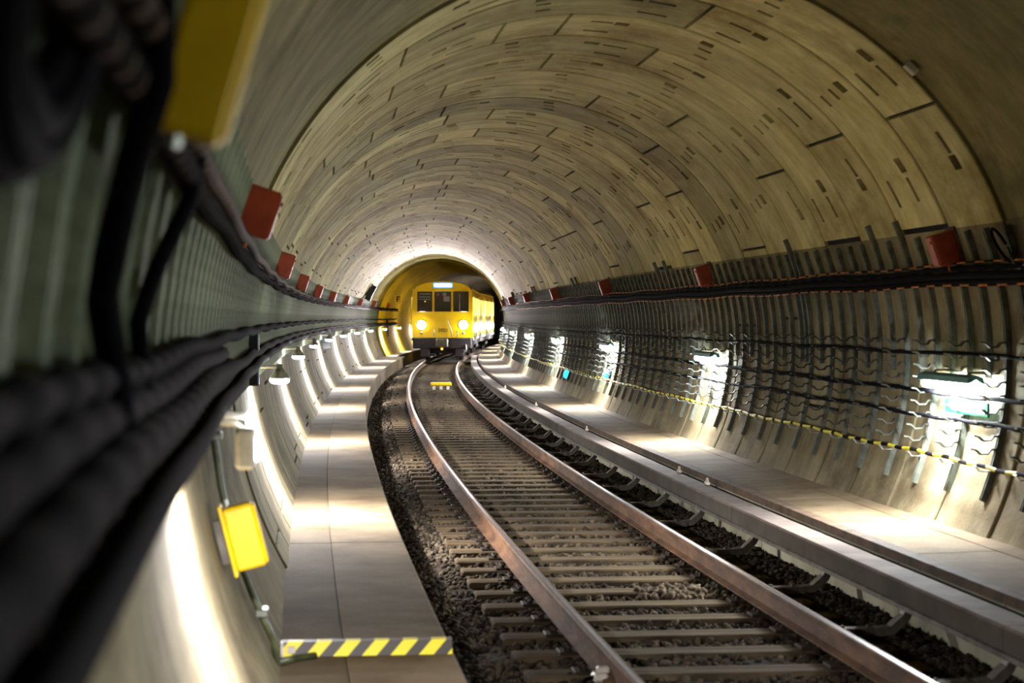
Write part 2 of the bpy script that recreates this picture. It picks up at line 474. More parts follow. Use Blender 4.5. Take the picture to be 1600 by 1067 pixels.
while s < 130:
    mb.sweep([(2.301, -.42), (2.301, .272), (wr(.272) + .03, .29), (wr(-.42) + .03, -.42)], s + .006, s + 5.994, 1.0, [0] * 4); s += 6
struct(mb.build('floor_shelf', [M['slab'], M['shelffront']]))
mb = MB(); mb.sweep([(1.565, .22), (1.565, .285), (1.665, .287), (1.665, .268), (1.585, .262), (1.585, .22)], -9, 130, .6)
struct(mb.build('trim_1', M['rustedge']))

# ------------------------------------------------------------------ ballast
SL0, SLD = 11.192 - 0.6483 * 4, 0.6483
def build_ballast():
    V, F, T = [], [], []
    lats = np.array([-1.72, -1.6, -1.45, -1.25, -1.0, -.9, -.75, -.6, -.3, 0, .3, .6, .75, .9, 1.0, 1.15, 1.3, 1.45, 1.62])
    zs = np.array([-.30, -.30, -.27, -.225, -.215, -.215, -.225, -.215, -.215, -.215, -.215, -.215, -.225, -.215, -.215, -.21, -.20, -.205, -.215])
    ss = np.arange(-6, 125, .16)
    S_, L_ = np.meshgrid(ss, lats, indexing='ij')
    Z_ = np.tile(zs, (len(ss), 1)) + rng.normal(0, .012, S_.shape)
    pts = PN(S_.ravel(), L_.ravel(), Z_.ravel()); nl = len(lats)
    i, j = np.meshgrid(np.arange(len(ss) - 1), np.arange(nl - 1), indexing='ij'); a = (i * nl + j).ravel()
    quads = np.stack([a, a + 1, a + nl + 1, a + nl], 1)
    # loose stones
    t = (1 + 5 ** .5) / 2
    ico = np.array([(-1, t, 0), (1, t, 0), (-1, -t, 0), (1, -t, 0), (0, -1, t), (0, 1, t), (0, -1, -t), (0, 1, -t), (t, 0, -1), (t, 0, 1), (-t, 0, -1), (-t, 0, 1)], float)
    ico /= np.linalg.norm(ico[0])
    tri = np.array([(0, 11, 5), (0, 5, 1), (0, 1, 7), (0, 7, 10), (0, 10, 11), (1, 5, 9), (5, 11, 4), (11, 10, 2), (10, 7, 6), (7, 1, 8), (3, 9, 4), (3, 4, 2), (3, 2, 6), (3, 6, 8), (3, 8, 9), (4, 9, 5), (2, 4, 11), (6, 2, 10), (8, 6, 7), (9, 8, 1)])
    def batch(n, s0, s1, l0, l1, size, zoff=0.0, skip=True, tone=(0, 1)):
        s = rng.uniform(s0, s1, n); l = rng.uniform(l0, l1, n)
        if skip:
            ph = ((s - SL0) / SLD) % 1.0; ph = np.minimum(ph, 1 - ph) * SLD
            keep = ~((ph < .13) & (np.abs(l) < 1.2)); s, l = s[keep], l[keep]
        n = len(s); z = np.interp(l, lats, zs) + zoff + rng.uniform(-.01, .018, n)
        sz = size * rng.uniform(.55, 1.25, n)
        verts = ico[None] * rng.uniform(.6, 1.25, (n, 12, 1)) * sz[:, None, None] * rng.uniform(.7, 1.2, (n, 1, 3))
        ang = rng.uniform(0, 6.28, n); c, sn = np.cos(ang), np.sin(ang)
        vx = verts[..., 0] * c[:, None] - verts[..., 2] * sn[:, None]; vz = verts[..., 0] * sn[:, None] + verts[..., 2] * c[:, None]
        ctr = PN(s, l, z)
        w = np.stack([vx, verts[..., 1], vz], -1) + ctr[:, None]
        return w.reshape(-1, 3), (tri[None] + (np.arange(n) * 12)[:, None, None]).reshape(-1, 3), np.repeat(rng.uniform(*tone, n), 20)
    bs = [batch(15000, 8, 22, -1.68, 1.0, .028, 0), batch(13000, 22, 42, -1.68, 1.0, .033), batch(7000, 42, 70, -1.68, 1.0, .045),
          batch(9000, 8, 26, .98, 1.58, .034, .0, False, (0, .25)), batch(6000, 26, 60, .98, 1.58, .04, .0, False, (0, .25)),
          batch(4500, 8, 30, .56, .92, .036, .012, False, (0, .3)), batch(3000, 30, 60, .56, .92, .036, .012, False, (0, .3)),
          batch(4500, 8, 30, -.95, -.64, .034, .006, False, (0, .3)),
          batch(5000, 8, 35, -1.69, -1.42, .034, 0, False, (0, .3)),
          batch(130, 14.05, 14.5, .02, .68, .034, .035, False, (2.2, 3.2)), batch(30, 10, 40, -.5, .5, .03, .03, True, (1.6, 2.4))]
    n0 = len(pts); allv = [pts]; allt = []; tones = [np.full(len(quads), .12)]
    for w, f, tn in bs: allt.append(f + n0); allv.append(w); n0 += len(w); tones.append(tn)
    v = np.concatenate(allv); tris = np.concatenate(allt)
    me = bpy.data.meshes.new('ballast')
    me.vertices.add(len(v)); me.vertices.foreach_set('co', v.ravel())
    me.loops.add(len(quads) * 4 + len(tris) * 3)
    me.loops.foreach_set('vertex_index', np.concatenate([quads.ravel(), tris.ravel()]).astype(np.int32))
    me.polygons.add(len(quads) + len(tris))
    me.polygons.foreach_set('loop_start', np.concatenate([np.arange(len(quads)) * 4, len(quads) * 4 + np.arange(len(tris)) * 3]).astype(np.int32))
    at = me.attributes.new('tone', 'FLOAT', 'FACE'); at.data.foreach_set('value', np.concatenate(tones))
    me.materials.append(M['ballast']); me.update(); me.validate()
    o = bpy.data.objects.new('ballast', me); col.objects.link(o)
    return tag(o, 'dark crushed stone ballast filling the track bed between the sleepers', 'ballast', None, 'stuff')
build_ballast()

# ------------------------------------------------------------------ sleepers
def make_sleeper():
    r = empty('sleeper', FM(SL0, 0, -.17))
    m = MB(); m.box(-1.2, 1.2, -.125, .125, -.14, 0, bev=.012); m.build('timber', M['sleeper'], r)
    for sx in (-1, 1):
        m = MB(); x = sx * .7535
        m.box(x - .17, x + .17, -.085, .085, -.002, .018, bev=.005)
        for dx in (-.115, .115):
            for dy in (-.05, .05): m.lathe([(.022, .016), (.022, .034), (.014, .046)], 6, 'Z', (x + dx, dy, 0))
        m.build('baseplate', M['plate'], r)
    return r
proto = make_sleeper()
tag(proto, 'dusty brown timber sleeper lying across the ballast under both running rails', 'sleeper', 'sleepers under the running rails')
bare = None
for k in range(1, 125):
    s = SL0 + SLD * k
    if s < 46: copy_tree(proto, FM(s, 0, -.17))
    elif s < 86:
        if bare is None:
            m = MB(); m.box(-1.2, 1.2, -.125, .125, -.14, 0)
            for sx in (-1, 1): m.box(sx * .7535 - .17, sx * .7535 + .17, -.085, .085, -.002, .02)
            bare = m.build('sleeper', M['sleeper'], None, mw=FM(s, 0, -.17))
            tag(bare, proto['label'], 'sleeper', proto['group'])
        else:
            c = bare.copy(); col.objects.link(c); c.matrix_world = FM(s, 0, -.17)

# ------------------------------------------------------------------ rails
def rail_profile(lat):
    h = [(-.0625, -.150), (-.0625, -.139), (-.012, -.125), (-.008, -.045), (-.034, -.036), (-.035, -.008), (-.027, 0), (-.013, .001),
         (.013, .001), (.027, 0), (.035, -.008), (.034, -.036), (.008, -.045), (.012, -.125), (.0625, -.139), (.0625, -.150)]
    mi = [0, 0, 0, 0, 0, 0, 2, 1, 2, 0, 0, 0, 0, 0, 0, 0]
    return [(lat + a, b) for a, b in h], mi
for lat, lab in ((-.7535, 'rusty running rail with polished head on the walkway side of the track'),
                 (.7535, 'rusty running rail with polished head on the side of the covered third rail')):
    m = MB(); pr, mi = rail_profile(lat); m.sweep(pr, -6, 128, .5, mi)
    tag(m.build('running_rail', [M['railrust'], M['railhead'], M['railshoulder']]), lab, 'rail')
# bond clamp on the rail
r = empty('rail_bond', FM(10.85, -.82, -.16))
m = MB(); m.box(-.045, .045, -.06, .06, 0, .05, bev=.015); m.box(-.02, .055, -.03, .03, .045, .085, bev=.01); m.build('clamp', M['white'], r)
m = MB(); m.tube([(-.03, -.02, .03), (-.1, -.1, .03), (-.16, -.22, .0), (-.2, -.4, -.03), (-.28, -.6, -.06)], .012, 8); m.build('lead', M['cable'], r, True)
tag(r, 'pale metal bond clamp with dark lead against the walkway-side rail foot', 'rail clamp')

# ------------------------------------------------------------------ third rail, cover and brackets
m = MB(); m.sweep([(1.36, .0), (1.36, .03), (1.38, .04), (1.38, .075), (1.44, .075), (1.44, .04), (1.46, .03), (1.46, .0)], -6, 110, .6)
tag(m.build('conductor_rail', M['bracket']), 'grey steel conductor rail hidden beneath the long grey cover board', 'rail')
joints = [-6, 3.4, 10.2, 16.8, 23.4, 30.0, 36.6, 42.8, 50.0, 57, 64, 71, 78, 90]
words = ['eighth', 'seventh', 'sixth', 'fifth', 'fourth']
n_cov = len(joints) - 1
ordw = ['first', 'second', 'third', 'fourth', 'fifth', 'sixth', 'seventh', 'eighth', 'ninth', 'tenth', 'eleventh', 'twelfth', 'thirteenth', 'fourteenth']
for k, (a, b) in enumerate(zip(joints[:-1], joints[1:])):
    m = MB()
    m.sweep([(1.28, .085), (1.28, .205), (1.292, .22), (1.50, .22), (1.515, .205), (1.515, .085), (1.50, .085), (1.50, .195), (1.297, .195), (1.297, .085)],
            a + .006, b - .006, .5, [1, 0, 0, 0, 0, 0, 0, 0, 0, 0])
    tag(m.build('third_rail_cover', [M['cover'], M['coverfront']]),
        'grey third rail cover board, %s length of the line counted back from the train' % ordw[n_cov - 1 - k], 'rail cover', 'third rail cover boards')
m = MB()
m.bar([(-.32, 0, .03), (.0, 0, .03)], .11, (0, 1, 0), .05); m.bar([(-.04, 0, .03), (.05, 0, .04), (.14, 0, .12), (.165, 0, .17), (.165, 0, .245)], .10, (0, 1, 0), .055)
m.box(.10, .235, -.04, .04, .235, .26)
for dx in (-.27, -.1): m.lathe([(.018, .04), (.018, .065), (.01, .072)], 6, 'Z', (dx, 0, 0))
br = m.build('cover_bracket', M['bracket'], mw=FM(10.4, 1.24, -.165))
tag(br, 'bent grey steel bracket rising from a sleeper end to carry the third rail cover', 'bracket', 'third rail cover brackets')
for s in [12.2, 14.1, 16.4, 18.68, 20.58, 22.56, 24.33] + [26.3 + 1.95 * i for i in range(26)]:
    c = br.copy(); col.objects.link(c); c.matrix_world = FM(s, 1.24, -.165)
# small white clamps seen on the back edge of the cover
cl = None
for s in (18.9, 20.4, 28.0, 36.0, 45.0):
    if cl is None:
        m = MB(); m.box(-.02, .02, -.06, .06, 0, .03, bev=.008); m.tube([(0, -.05, .03), (0, -.02, .065), (0, .03, .06), (0, .05, .03)], .008, 6)
        cl = m.build('cover_clip', M['white'], mw=FM(s, 1.495, .221))
        tag(cl, 'small pale wire clip on the back edge of the third rail cover', 'clip', 'clips on the third rail cover')
    else:
        c = cl.copy(); col.objects.link(c); c.matrix_world = FM(s, 1.495, .221)
# yellow track magnet
r = empty('track_magnet', FM(54.5, .16, -.17))
m = MB(); m.box(-.3, .3, -.18, .18, .1, .2, bev=.025); m.build('housing', M['yellow'], r)
for x in (-.2, .0, .2):
    m = MB(); m.box(x - .04, x + .04, -.16, .16, 0, .1); m.build('foot', M['white'], r)
tag(r, 'yellow box on pale feet set between the rails ahead of the train', 'track magnet')

# ------------------------------------------------------------------ cable channels on both walls
def arc(a0, a1, r, step=3.0):
    n = max(2, int(abs(a1 - a0) / step) + 1)
    return [PA(a, r) for a in np.linspace(a0, a1, n)]
def zang(z, side, r=2.84):
    a = math.degrees(math.asin((z - ZC) / r)); return a if side > 0 else 180 - a
def channel_mb(side, z0, z1, base, w=.045, d=.045):
    """C-shaped channel following the bore; base = local origin (lat,z)"""
    m = MB(); a0, a1 = zang(z0, side), zang(z1, side); n = max(3, int(abs(a1 - a0) / 3.5) + 1)
    prof = [(-w/2, 0), (-w/2, d), (-w/2 + .012, d), (-w/2 + .012, .012), (w/2 - .012, .012), (w/2 - .012, d), (w/2, d), (w/2, 0)]
    i0 = len(m.v); q = len(prof)
    for a in np.linspace(a0, a1, n):
        for (y, dd) in prof:
            l, z = PA(a, 2.85 - dd); m.v.append((l - base[0], y, z - base[1]))
    for k in range(n - 1):
        for j in range(q):
            a = i0 + k * q + j; b = i0 + k * q + (j + 1) % q
            m.f.append((a, b, b + q, a + q)); m.mi.append(0)
    for e in (i0, i0 + (n - 1) * q):
        for x in ((0, 1, 2, 3), (3, 4, 7, 0), (4, 5, 6, 7)): m.f.append(tuple(e + k for k in x)); m.mi.append(0)
    return m
# walkway side
bl = PA(zang(1.34, -1), 2.85)
lab = 'grey green steel cable channel curving up the walkway wall behind the cable bundles'
chp = channel_mb(-1, 1.34, 2.58, bl, .07, .05).build('cable_channel', M['galv'], mw=FM(.9, *bl)); tag(chp, lab, 'cable channel', 'channels up the walkway wall')
s = 1.3
while s < S_PORT - .2:
    c = chp.copy(); col.objects.link(c); c.matrix_world = FM(s, *bl); s += .4018
# third-rail side: plain channels and racks with hooks
b1 = PA(zang(1.42, 1), 2.85)
pl = channel_mb(1, 1.42, 2.55, b1).build('cable_channel', M['rack'], mw=FM(7.884, *b1))
tag(pl, 'plain dark steel channel running up the far wall between two hook racks', 'cable channel', 'plain channels between the hook racks')
tall = channel_mb(1, 1.42, 2.70, b1).build('cable_channel', M['rack'], mw=FM(19.72, *b1))
tag(tall, pl['label'], 'cable channel', pl['group'])
b2 = PA(zang(.52, 1), 2.85)
HZ = [.90 + .1 * i for i in range(9)]
def hook_mb(z, base):
    m = MB(); a = zang(z, 1); l, zz = PA(a, 2.805); x, h = l - base[0], zz - base[1]
    m.bar([(x, 0, h), (x - .035, 0, h), (x - .06, 0, h - .032), (x - .115, 0, h - .034), (x - .15, 0, h - .002), (x - .19, 0, h + .004)], .05, (0, 1, 0), .012)
    m.bar([(x + .01, 0, h - .03), (x - .004, 0, h + .012)], .05, (0, 1, 0), .008)
    return m
rk = empty('hook_rack', FM(7.482, *b2))
channel_mb(1, .52, 2.55, b2).build('channel', M['rack'], rk)
for z in HZ: hook_mb(z, b2).build('hook', M['hook'], rk)
tag(rk, 'dark steel rack post with a ladder of empty cable hooks on the far wall', 'cable rack', 'hook racks along the far wall')
far = channel_mb(1, .52, 2.55, b2)
for z in HZ:
    h = hook_mb(z, b2); i0 = len(far.v); far.v += h.v; far.f += [tuple(i0 + q for q in f) for f in h.f]; far.mi += [1] * len(h.mi)
far = far.build('hook_rack', [M['rack'], M['hook']], mw=FM(46.05, *b2)); tag(far, rk['label'], 'cable rack', rk['group'])
s = 7.482 + .8036; k = -4
while s < S_PORT - .3:
    if s < 46: copy_tree(rk, FM(s, *b2))
    elif k > 43:
        c = far.copy(); col.objects.link(c); c.matrix_world = FM(s, *b2)
    c = (tall if (k % 14 in (5, 6)) else pl).copy(); col.objects.link(c); c.matrix_world = FM(s + .4, *b1)
    s += .8036; k += 1

# ------------------------------------------------------------------ cables along the walls
def wall_cable(name, side, z, off, r, s0, s1, m, label, cat='cable', sag=0.0, bead=0.0, pitch=.4018, step=.2, phase=0.0, band=False, glint=None):
    mb_ = MB(); pts = []; ss = np.arange(s0, s1, step)
    for s in ss:
        o2 = off + .08 * min(1, max(0, (s - 81.5) / 2))
        zz = z + sag * (math.cos(2 * math.pi * (s - 11.5) / .8036) - 1) / 2 + .008 * math.sin(s * 1.7 + z * 9)
        l, q = PA(zang(zz, side), 2.85 - o2); pts.append(P(s, l, q))
    rf = None
    if bead: rf = lambda i: r * (1 + bead * (.5 + .5 * math.cos(2 * math.pi * (ss[i] + phase) / pitch)))
    mb_.tube(pts, r, 8, rf=rf)
    if glint: mb_.mi = [int(math.cos(2 * math.pi * (ss[min(i // 8, len(ss) - 1)] + .5 * step + phase) / pitch) > .75) for i in range(len(mb_.f))]; m = [m, M['bronze']]
    if band: mb_.mi = [int(((ss[min(i // 8, len(ss) - 1)] - 11.5) / .4018) % 1 > .68) for i in range(len(mb_.f))]
    return tag(mb_.build(name, m, smooth=True), label, cat)
wall_cable('cable', -1, 2.31, .085, .022, -3, 95, M['beads'], 'knobbly bronze cable of the high pair on the walkway wall, upper one', bead=.55, step=.067, pitch=.2009, glint=True)
wall_cable('cable', -1, 2.23, .09, .022, -3, 95, M['beads'], 'knobbly bronze cable of the high pair on the walkway wall, lower one', bead=.55, step=.067, pitch=.2009, phase=.1, glint=True)
wall_cable('cable', -1, 2.265, .065, .025, -3, 95, M['cable'], 'smooth black cable tucked behind the high bronze pair on the walkway wall')
wall_cable('cable', -1, 1.79, .085, .022, -3, 95, M['cable'], 'thin knobbly black cable alone between the high pair and the low bundle', bead=.6, step=.1)
wall_cable('cable', -1, 1.60, .10, .036, -3, 95, M['cable'], 'thick black cable on top of the low bundle along the walkway wall')
wall_cable('cable', -1, 1.55, .16, .030, -3, 95, M['cable'], 'black cable at the front of the low bundle along the walkway wall')
wall_cable('cable', -1, 1.51, .09, .024, -3, 95, M['beads'], 'knobbly dark bronze cable at the bottom of the low bundle', bead=.5, step=.1, glint=True)
for zz, off, rr, lb in ((1.66, .13, .04, 'fat black cable rising over the low bundle beside the hose'), (1.72, .09, .035, 'black cable just under the thin knobbly cable near the hoses')):
    wall_cable('cable', -1, zz, off, rr, -3, 9.5, M['cable'], lb, bead=.15, step=.1)
wall_cable('cable', 1, 2.225, .10, .030, 5, 95, M['cable'], 'thick black cable at the centre of the high bundle on the far wall')
wall_cable('cable', 1, 2.275, .085, .016, 5, 95, M['cable'], 'thinner black cable on top of the high bundle on the far wall', bead=.3, step=.1)
wall_cable('cable', 1, 2.18, .10, .018, 5, 95, M['beads'], 'brown cable in the lower half of the high bundle on the far wall', bead=.2, step=.1)
wall_cable('cable', 1, 2.15, .085, .010, 5, 60, [M['orangec'], M['cable']], 'thin orange cable along the underside of the high bundle', step=.1, band=True)
wall_cable('cable', 1, 2.315, .07, .008, 5, 60, [M['orangec'], M['cable']], 'thin orange cable threaded above the high bundle', step=.1, band=True)
wall_cable('cable', 1, 1.60, .10, .016, 5, 95, M['cable'], 'black cable lying in the second hook from the top', sag=.006)
wall_cable('cable', 1, 1.275, .11, .018, 5, 95, M['cable'], 'black cable lying halfway down the hook racks', sag=.01)
wall_cable('cable', 1, 1.075, .11, .016, 5, 95, M['cable'], 'black cable lying in the hooks two rows above the yellow cable', sag=.01)
wall_cable('cable', 1, .765, .11, .016, 5, 95, [M['yellowc'], M['cable']], 'yellow and dark banded cable hung below the lowest hooks', sag=.01, step=.1, band=True)
# little holders for the yellow cable
hp = None
for k in range(0, 46):
    s = 11.5 + .8036 * k
    if hp is None:
        l, z = PA(zang(.765, 1), 2.80)
        m = MB(); m.bar([(.0, 0, -.03), (-.03, 0, -.03), (-.085, 0, -.028), (-.1, 0, -.005), (-.115, 0, .01)], .05, (0, 1, 0), .008)
        hp = m.build('cable_saddle', M['clip'], mw=FM(s, l, z)); tag(hp, 'pale steel saddle holding the yellow cable on a rack post', 'cable saddle', 'saddles of the yellow cable')
        hm = (l, z)
    else:
        c = hp.copy(); col.objects.link(c); c.matrix_world = FM(s, *hm)

# ------------------------------------------------------------------ wall frame helper: x along track, n inward, t upward
def WM(s, a, r):
    """matrix at the bore: local X = inward, Y = along track, Z = round the wall (upward)"""
    l, z = PA(a, r); F = FM(s, l, z)
    side = 1 if math.cos(R(a)) > 0 else -1
    inn = Vector((-math.cos(R(a)), 0, -math.sin(R(a)))); up = Vector((-math.sin(R(a)), 0, math.cos(R(a)))) * side
    yv = up.cross(inn)
    rot = Matrix((inn, yv, up)).transposed().to_4x4()
    return F @ rot

# orange junction boxes
def orange_box(s, side, label):
    a = zang(2.45, side); o = empty('junction_box', WM(s, a, 2.85))
    m = MB(); m.box(.02, .20, -.08, .08, -.12, .13, bev=.008); m.build('housing', M['orange'], o)
    m = MB(); m.box(.2, .207, -.07, .07, -.11, .12, bev=.003); m.lathe([(.012, .0), (.012, .012)], 8, 'X', (.206, .04, .08)); m.build('lid', M['orange'], o)
    m = MB(); m.box(0, .02, -.1, .1, -.15, .15); m.build('backplate', M['rustedge'], o)
    m = MB(); m.tube([(.1, -.03, -.12), (.1, -.03, -.17), (.08, -.02, -.23)], .012, 8); m.build('cable_tail', M['orangec'], o, True)
    return tag(o, label, 'junction box', 'orange boxes above the ' + ('walkway' if side < 0 else 'third rail'))
nth = ['first', 'second', 'third', 'fourth', 'fifth', 'sixth', 'seventh', 'eighth', 'ninth', 'tenth', 'eleventh', 'twelfth', 'thirteenth']
for i in range(9):
    orange_box(10.1 + 9.75 * i, -1, 'orange red junction box above the walkway cables, %s along towards the train' % nth[i])
for i in range(7):
    orange_box(14.7 + 9.4 * i, 1, 'orange red junction box on the far wall bundle, %s along towards the train' % nth[i])
o = empty('cable_loop', WM(13.55, zang(2.4, 1), 2.80))
m = MB(); m.tube([(.03 + .03 * math.sin(q), .09 * math.cos(q), .03 + .13 * math.sin(q)) for q in np.linspace(0, 6.1, 24)], .012, 8); m.build('coil', M['cable'], o, True)
m = MB(); m.tube([(.14, .9, .0), (.12, .8, .06), (.08, .6, .03), (.05, .4, -.12), (.04, .2, -.16), (.03, .09, .0)], .009, 8); m.build('lead', M['clip'], o, True)
tag(o, 'black cable looped in a ring beside the first orange box on the far wall', 'cable')

# ------------------------------------------------------------------ lamps
def area(parent, name, power, color, loc, direction, size, size_y=None, spread=180):
    d = bpy.data.lights.new(name, 'AREA'); d.energy = power; d.color = color
    if size_y: d.shape = 'RECTANGLE'; d.size = size; d.size_y = size_y
    else: d.shape = 'DISK'; d.size = size
    d.spread = R(spread)
    o = bpy.data.objects.new(name, d); col.objects.link(o); o.parent = parent
    o.matrix_local = Matrix.Translation(Vector(loc)) @ Vector(direction).to_track_quat('-Z', 'Y').to_matrix().to_4x4()
    return o
P_LEFT, P_RIGHT = 115, 115
COOL = (1.0, .95, .98)
def left_lamp(s, label):
    o = empty('wall_lamp', FM(s, -2.69, 1.37))                      # wall surface is at x = -.25
    m = MB(); m.tube([(-.255, 0, .20), (-.255, 0, .12), (-.235, 0, .085), (-.05, 0, .085), (0, 0, .085)], .014, 8); m.build('bracket_arm', M['white'], o, True)
    m = MB(); m.box(-.03, .03, -.03, .03, .06, .11, bev=.008); m.build('clamp', M['bracket'], o)
    m = MB(); m.lathe([(.035, .07), (.05, .045), (.085, -.005), (.092, -.02), (.086, -.02), (.045, .04), (.03, .06)], 20, 'Z'); m.build('shade', M['clip'], o, True)
    m = MB(); m.lathe([(.03, .0), (.078, -.01), (.086, -.035), (.07, -.055), (.03, -.064)], 20, 'Z'); m.build('glow_globe', M['bulb'], o, True)
    area(o, 'lamp_light', P_LEFT, COOL, (0, 0, -.075), (.18, 0, -1), .16)
    return tag(o, label, 'wall lamp', 'lamps along the walkway wall')
left_s = [17.005 + 9.817 * i for i in range(-2, 13)]
for i, s in enumerate(left_s):
    if i < 2: continue
    left_lamp(s, 'round glowing lamp on a bracket over the walkway, %s after the white pipe bracket' % nth[i - 2])
def right_lamp(s, label, housing=True):
    o = empty('tube_lamp', FM(s, 2.56, 1.37))
    m = MB()
    pr = [(-.07, .0), (-.055, .045), (.0, .065), (.055, .045), (.07, .0), (.05, .0), (.0, .03), (-.05, .0)]
    i0 = 0
    for y in (-.6, .6):
        for (x, z) in pr: m.v.append((x, y, z + .015))
    n = len(pr)
    for j in range(n): m.f.append((j, (j + 1) % n, (j + 1) % n + n, j + n)); m.mi.append(0)
    m.f.append(tuple(range(n))); m.f.append(tuple(range(n, 2 * n))[::-1]); m.mi += [0, 0]
    m.build('housing', M['teal'], o)
    m = MB(); m.lathe([(.01, -.58), (.030, -.565), (.034, -.54), (.034, .54), (.030, .565), (.01, .58)], 14, 'Y', (-.01, 0, -.015)); m.build('glow_tube', M['tubeglow'], o, True)
    for y in (-.4, .4): m = MB(); m.tube([(.0, y, .06), (.03, y, .09), (.2, y, .09)], .014, 8); m.build('mount', M['bracket'], o, True)
    area(o, 'lamp_light', P_RIGHT, COOL, (-.01, 0, -.055), (-.12, 0, -1), .09, 1.0)
    return tag(o, label, 'tube lamp', 'tube lamps along the far wall')
right_s = [14.75 + 9.6 * i for i in range(-2, 12)]
for i, s in enumerate(right_s):
    lb = 'glowing tube lamp on the far wall, %s' % ('just above the green sign' if i == 2 else ('%s counting on from the green sign' % nth[i - 3] if i > 2 else ('%s before the green sign' % ('second' if i == 0 else 'last'))))
    right_lamp(s, lb)

# near lamp on its pipe bracket
o = empty('bulkhead_lamp', FM(7.25, -2.70, 1.43))
m = MB()
m.tube([(-.235, 0, .26), (-.18, -.01, .2), (-.172, -.01, .13), (-.15, -.01, .105), (.0, -.01, .1)], .012, 10)
m.tube([(-.235, .04, .26), (-.195, .03, .2), (-.19, .03, .12), (-.165, .03, .08), (-.04, .03, .07), (-.02, .03, .05)], .012, 10)
m.build('pipe_bracket', M['white'], o, True)
m = MB(); m.box(-.04, .03, -.09, .09, -.09, .06, bev=.014); m.build('housing', M['white'], o)
m = MB(); m.box(.028, .045, -.07, .07, -.06, .02, bev=.008); m.lathe([(.008, .06), (.016, .075), (.016, .1), (.008, .115)], 12, 'Z', (.015, -.01, 0)); m.build('glow_lens', M['lens'], o)
area(o, 'lamp_light', P_LEFT * .8, COOL, (-.005, 0, -.10), (.1, 0, -1), .16)
tag(o, 'pale box lamp hanging from a white pipe bracket above the yellow box', 'wall lamp')

# exit sign below the first tube lamp
o = empty('exit_sign', FM(14.55, 2.64, 1.19))
m = MB(); m.box(-.02, .0, -.48, .48, -.055, .055, bev=.004); m.build('panel', M['signgreen'], o)
m = MB(); m.box(-.024, -.0195, -.18, .36, -.032, .032); m.box(-.024, -.0195, -.42, -.27, -.035, .035); m.build('pictogram', M['signwhite'], o)
for y in (-.4, .4): m = MB(); m.tube([(-.01, y, .05), (-.01, y, .13)], .006, 6); m.build('hanger', M['white'], o)
tag(o, 'green and white escape sign hanging below the first tube lamp', 'sign')

# blue marker lamps low on the far wall
for s, z, lb in ((40.5, .66, 'small blue glowing marker lamp below the yellow cable further along the wall'), (34.0, .84, 'small blue glowing marker lamp just above the yellow cable')):
    o = empty('marker_lamp', WM(s, zang(z, 1), 2.85))
    m = MB(); m.box(0, .05, -.13, .13, -.1, .1, bev=.01); m.build('housing', M['navy'], o)
    m = MB(); m.lathe([(.085, .05), (.095, .07), (.08, .12), (.03, .14)], 16, 'X'); m.build('lens', M['bluelamp'], o, True)
    tag(o, lb, 'marker lamp')

# ------------------------------------------------------------------ things on the walkway wall
o = empty('telephone_box', WM(9.05, 194.2, 2.85))
m = MB(); m.box(.055, .195, -.075, .075, -.145, .145, bev=.012); m.build('housing', M['yellow'], o)
m = MB(); m.box(.04, .056, -.085, .085, -.165, .165, bev=.004); m.build('backplate', M['yellow'], o)
m = MB(); m.box(.0, .042, -.03, .03, -.1, .1); m.build('mount', M['bracket'], o)
m = MB(); m.box(.195, .203, -.065, .065, -.135, .135, bev=.004); m.build('lid', M['yellow'], o)
m = MB(); m.lathe([(.012, -.012), (.012, .02)], 8, 'Z', (.08, -.04, .165)); m.build('screw', M['clip'], o)
tag(o, 'yellow steel box fixed low on the walkway wall beside the green conduit', 'electrical box')
o = empty('conduit', FM(9.75, -2.94, 1.6))
base = Vector((-2.94, 1.6))
def cpt(z, off, dy=0.0):
    l, q = PA(zang(z, -1), 2.85 - off); return (l - base.x, dy, q - base.y)
zz = [1.62, 1.45, 1.25, 1.05, .85, .65, .5, .38, .28]
m = MB(); m.tube([cpt(z, .03) for z in zz] + [(.33, .05, -1.43), (.42, .2, -1.435), (.52, .28, -1.437)], .019, 10); m.build('pipe', M['greenpipe'], o, True)
m = MB(); m.tube([cpt(z, .035, .05) for z in zz] + [(.33, .12, -1.43), (.45, .24, -1.435), (.52, .31, -1.437)], .013, 10); m.build('cable', M['cable'], o, True)
for z in (1.3, .83, .42):
    m = MB(); p = cpt(z, .035, .02); m.box(p[0] - .03, p[0] + .035, -.04, .09, p[2] - .02, p[2] + .02, bev=.006); m.build('clip', M['clip'], o)
tag(o, 'green conduit and black cable running down the wall to the striped floor ramp', 'conduit')
o = empty('cable_ramp', FM(10.12, -2.15, .15))
m = MB()
pr = [(-.05, 0), (-.035, .075), (.035, .075), (.05, 0)]
for x in (-.43, .435):
    for (y, z) in pr: m.v.append((x, y, z))
for j in range(4): m.f.append((j, (j + 1) % 4, (j + 1) % 4 + 4, j + 4)); m.mi.append(0)
m.f += [(3, 2, 1, 0), (4, 5, 6, 7)]; m.mi += [0, 0]
m.build('ramp', M['hazard'], o)
m = MB(); m.box(-.445, -.43, -.045, .045, .0, .07); m.box(-.41, -.37, -.056, -.043, .02, .055); m.build('end_cap', M['white'], o)
tag(o, 'low floor ramp with yellow and black hazard stripes across the walkway', 'cable ramp')

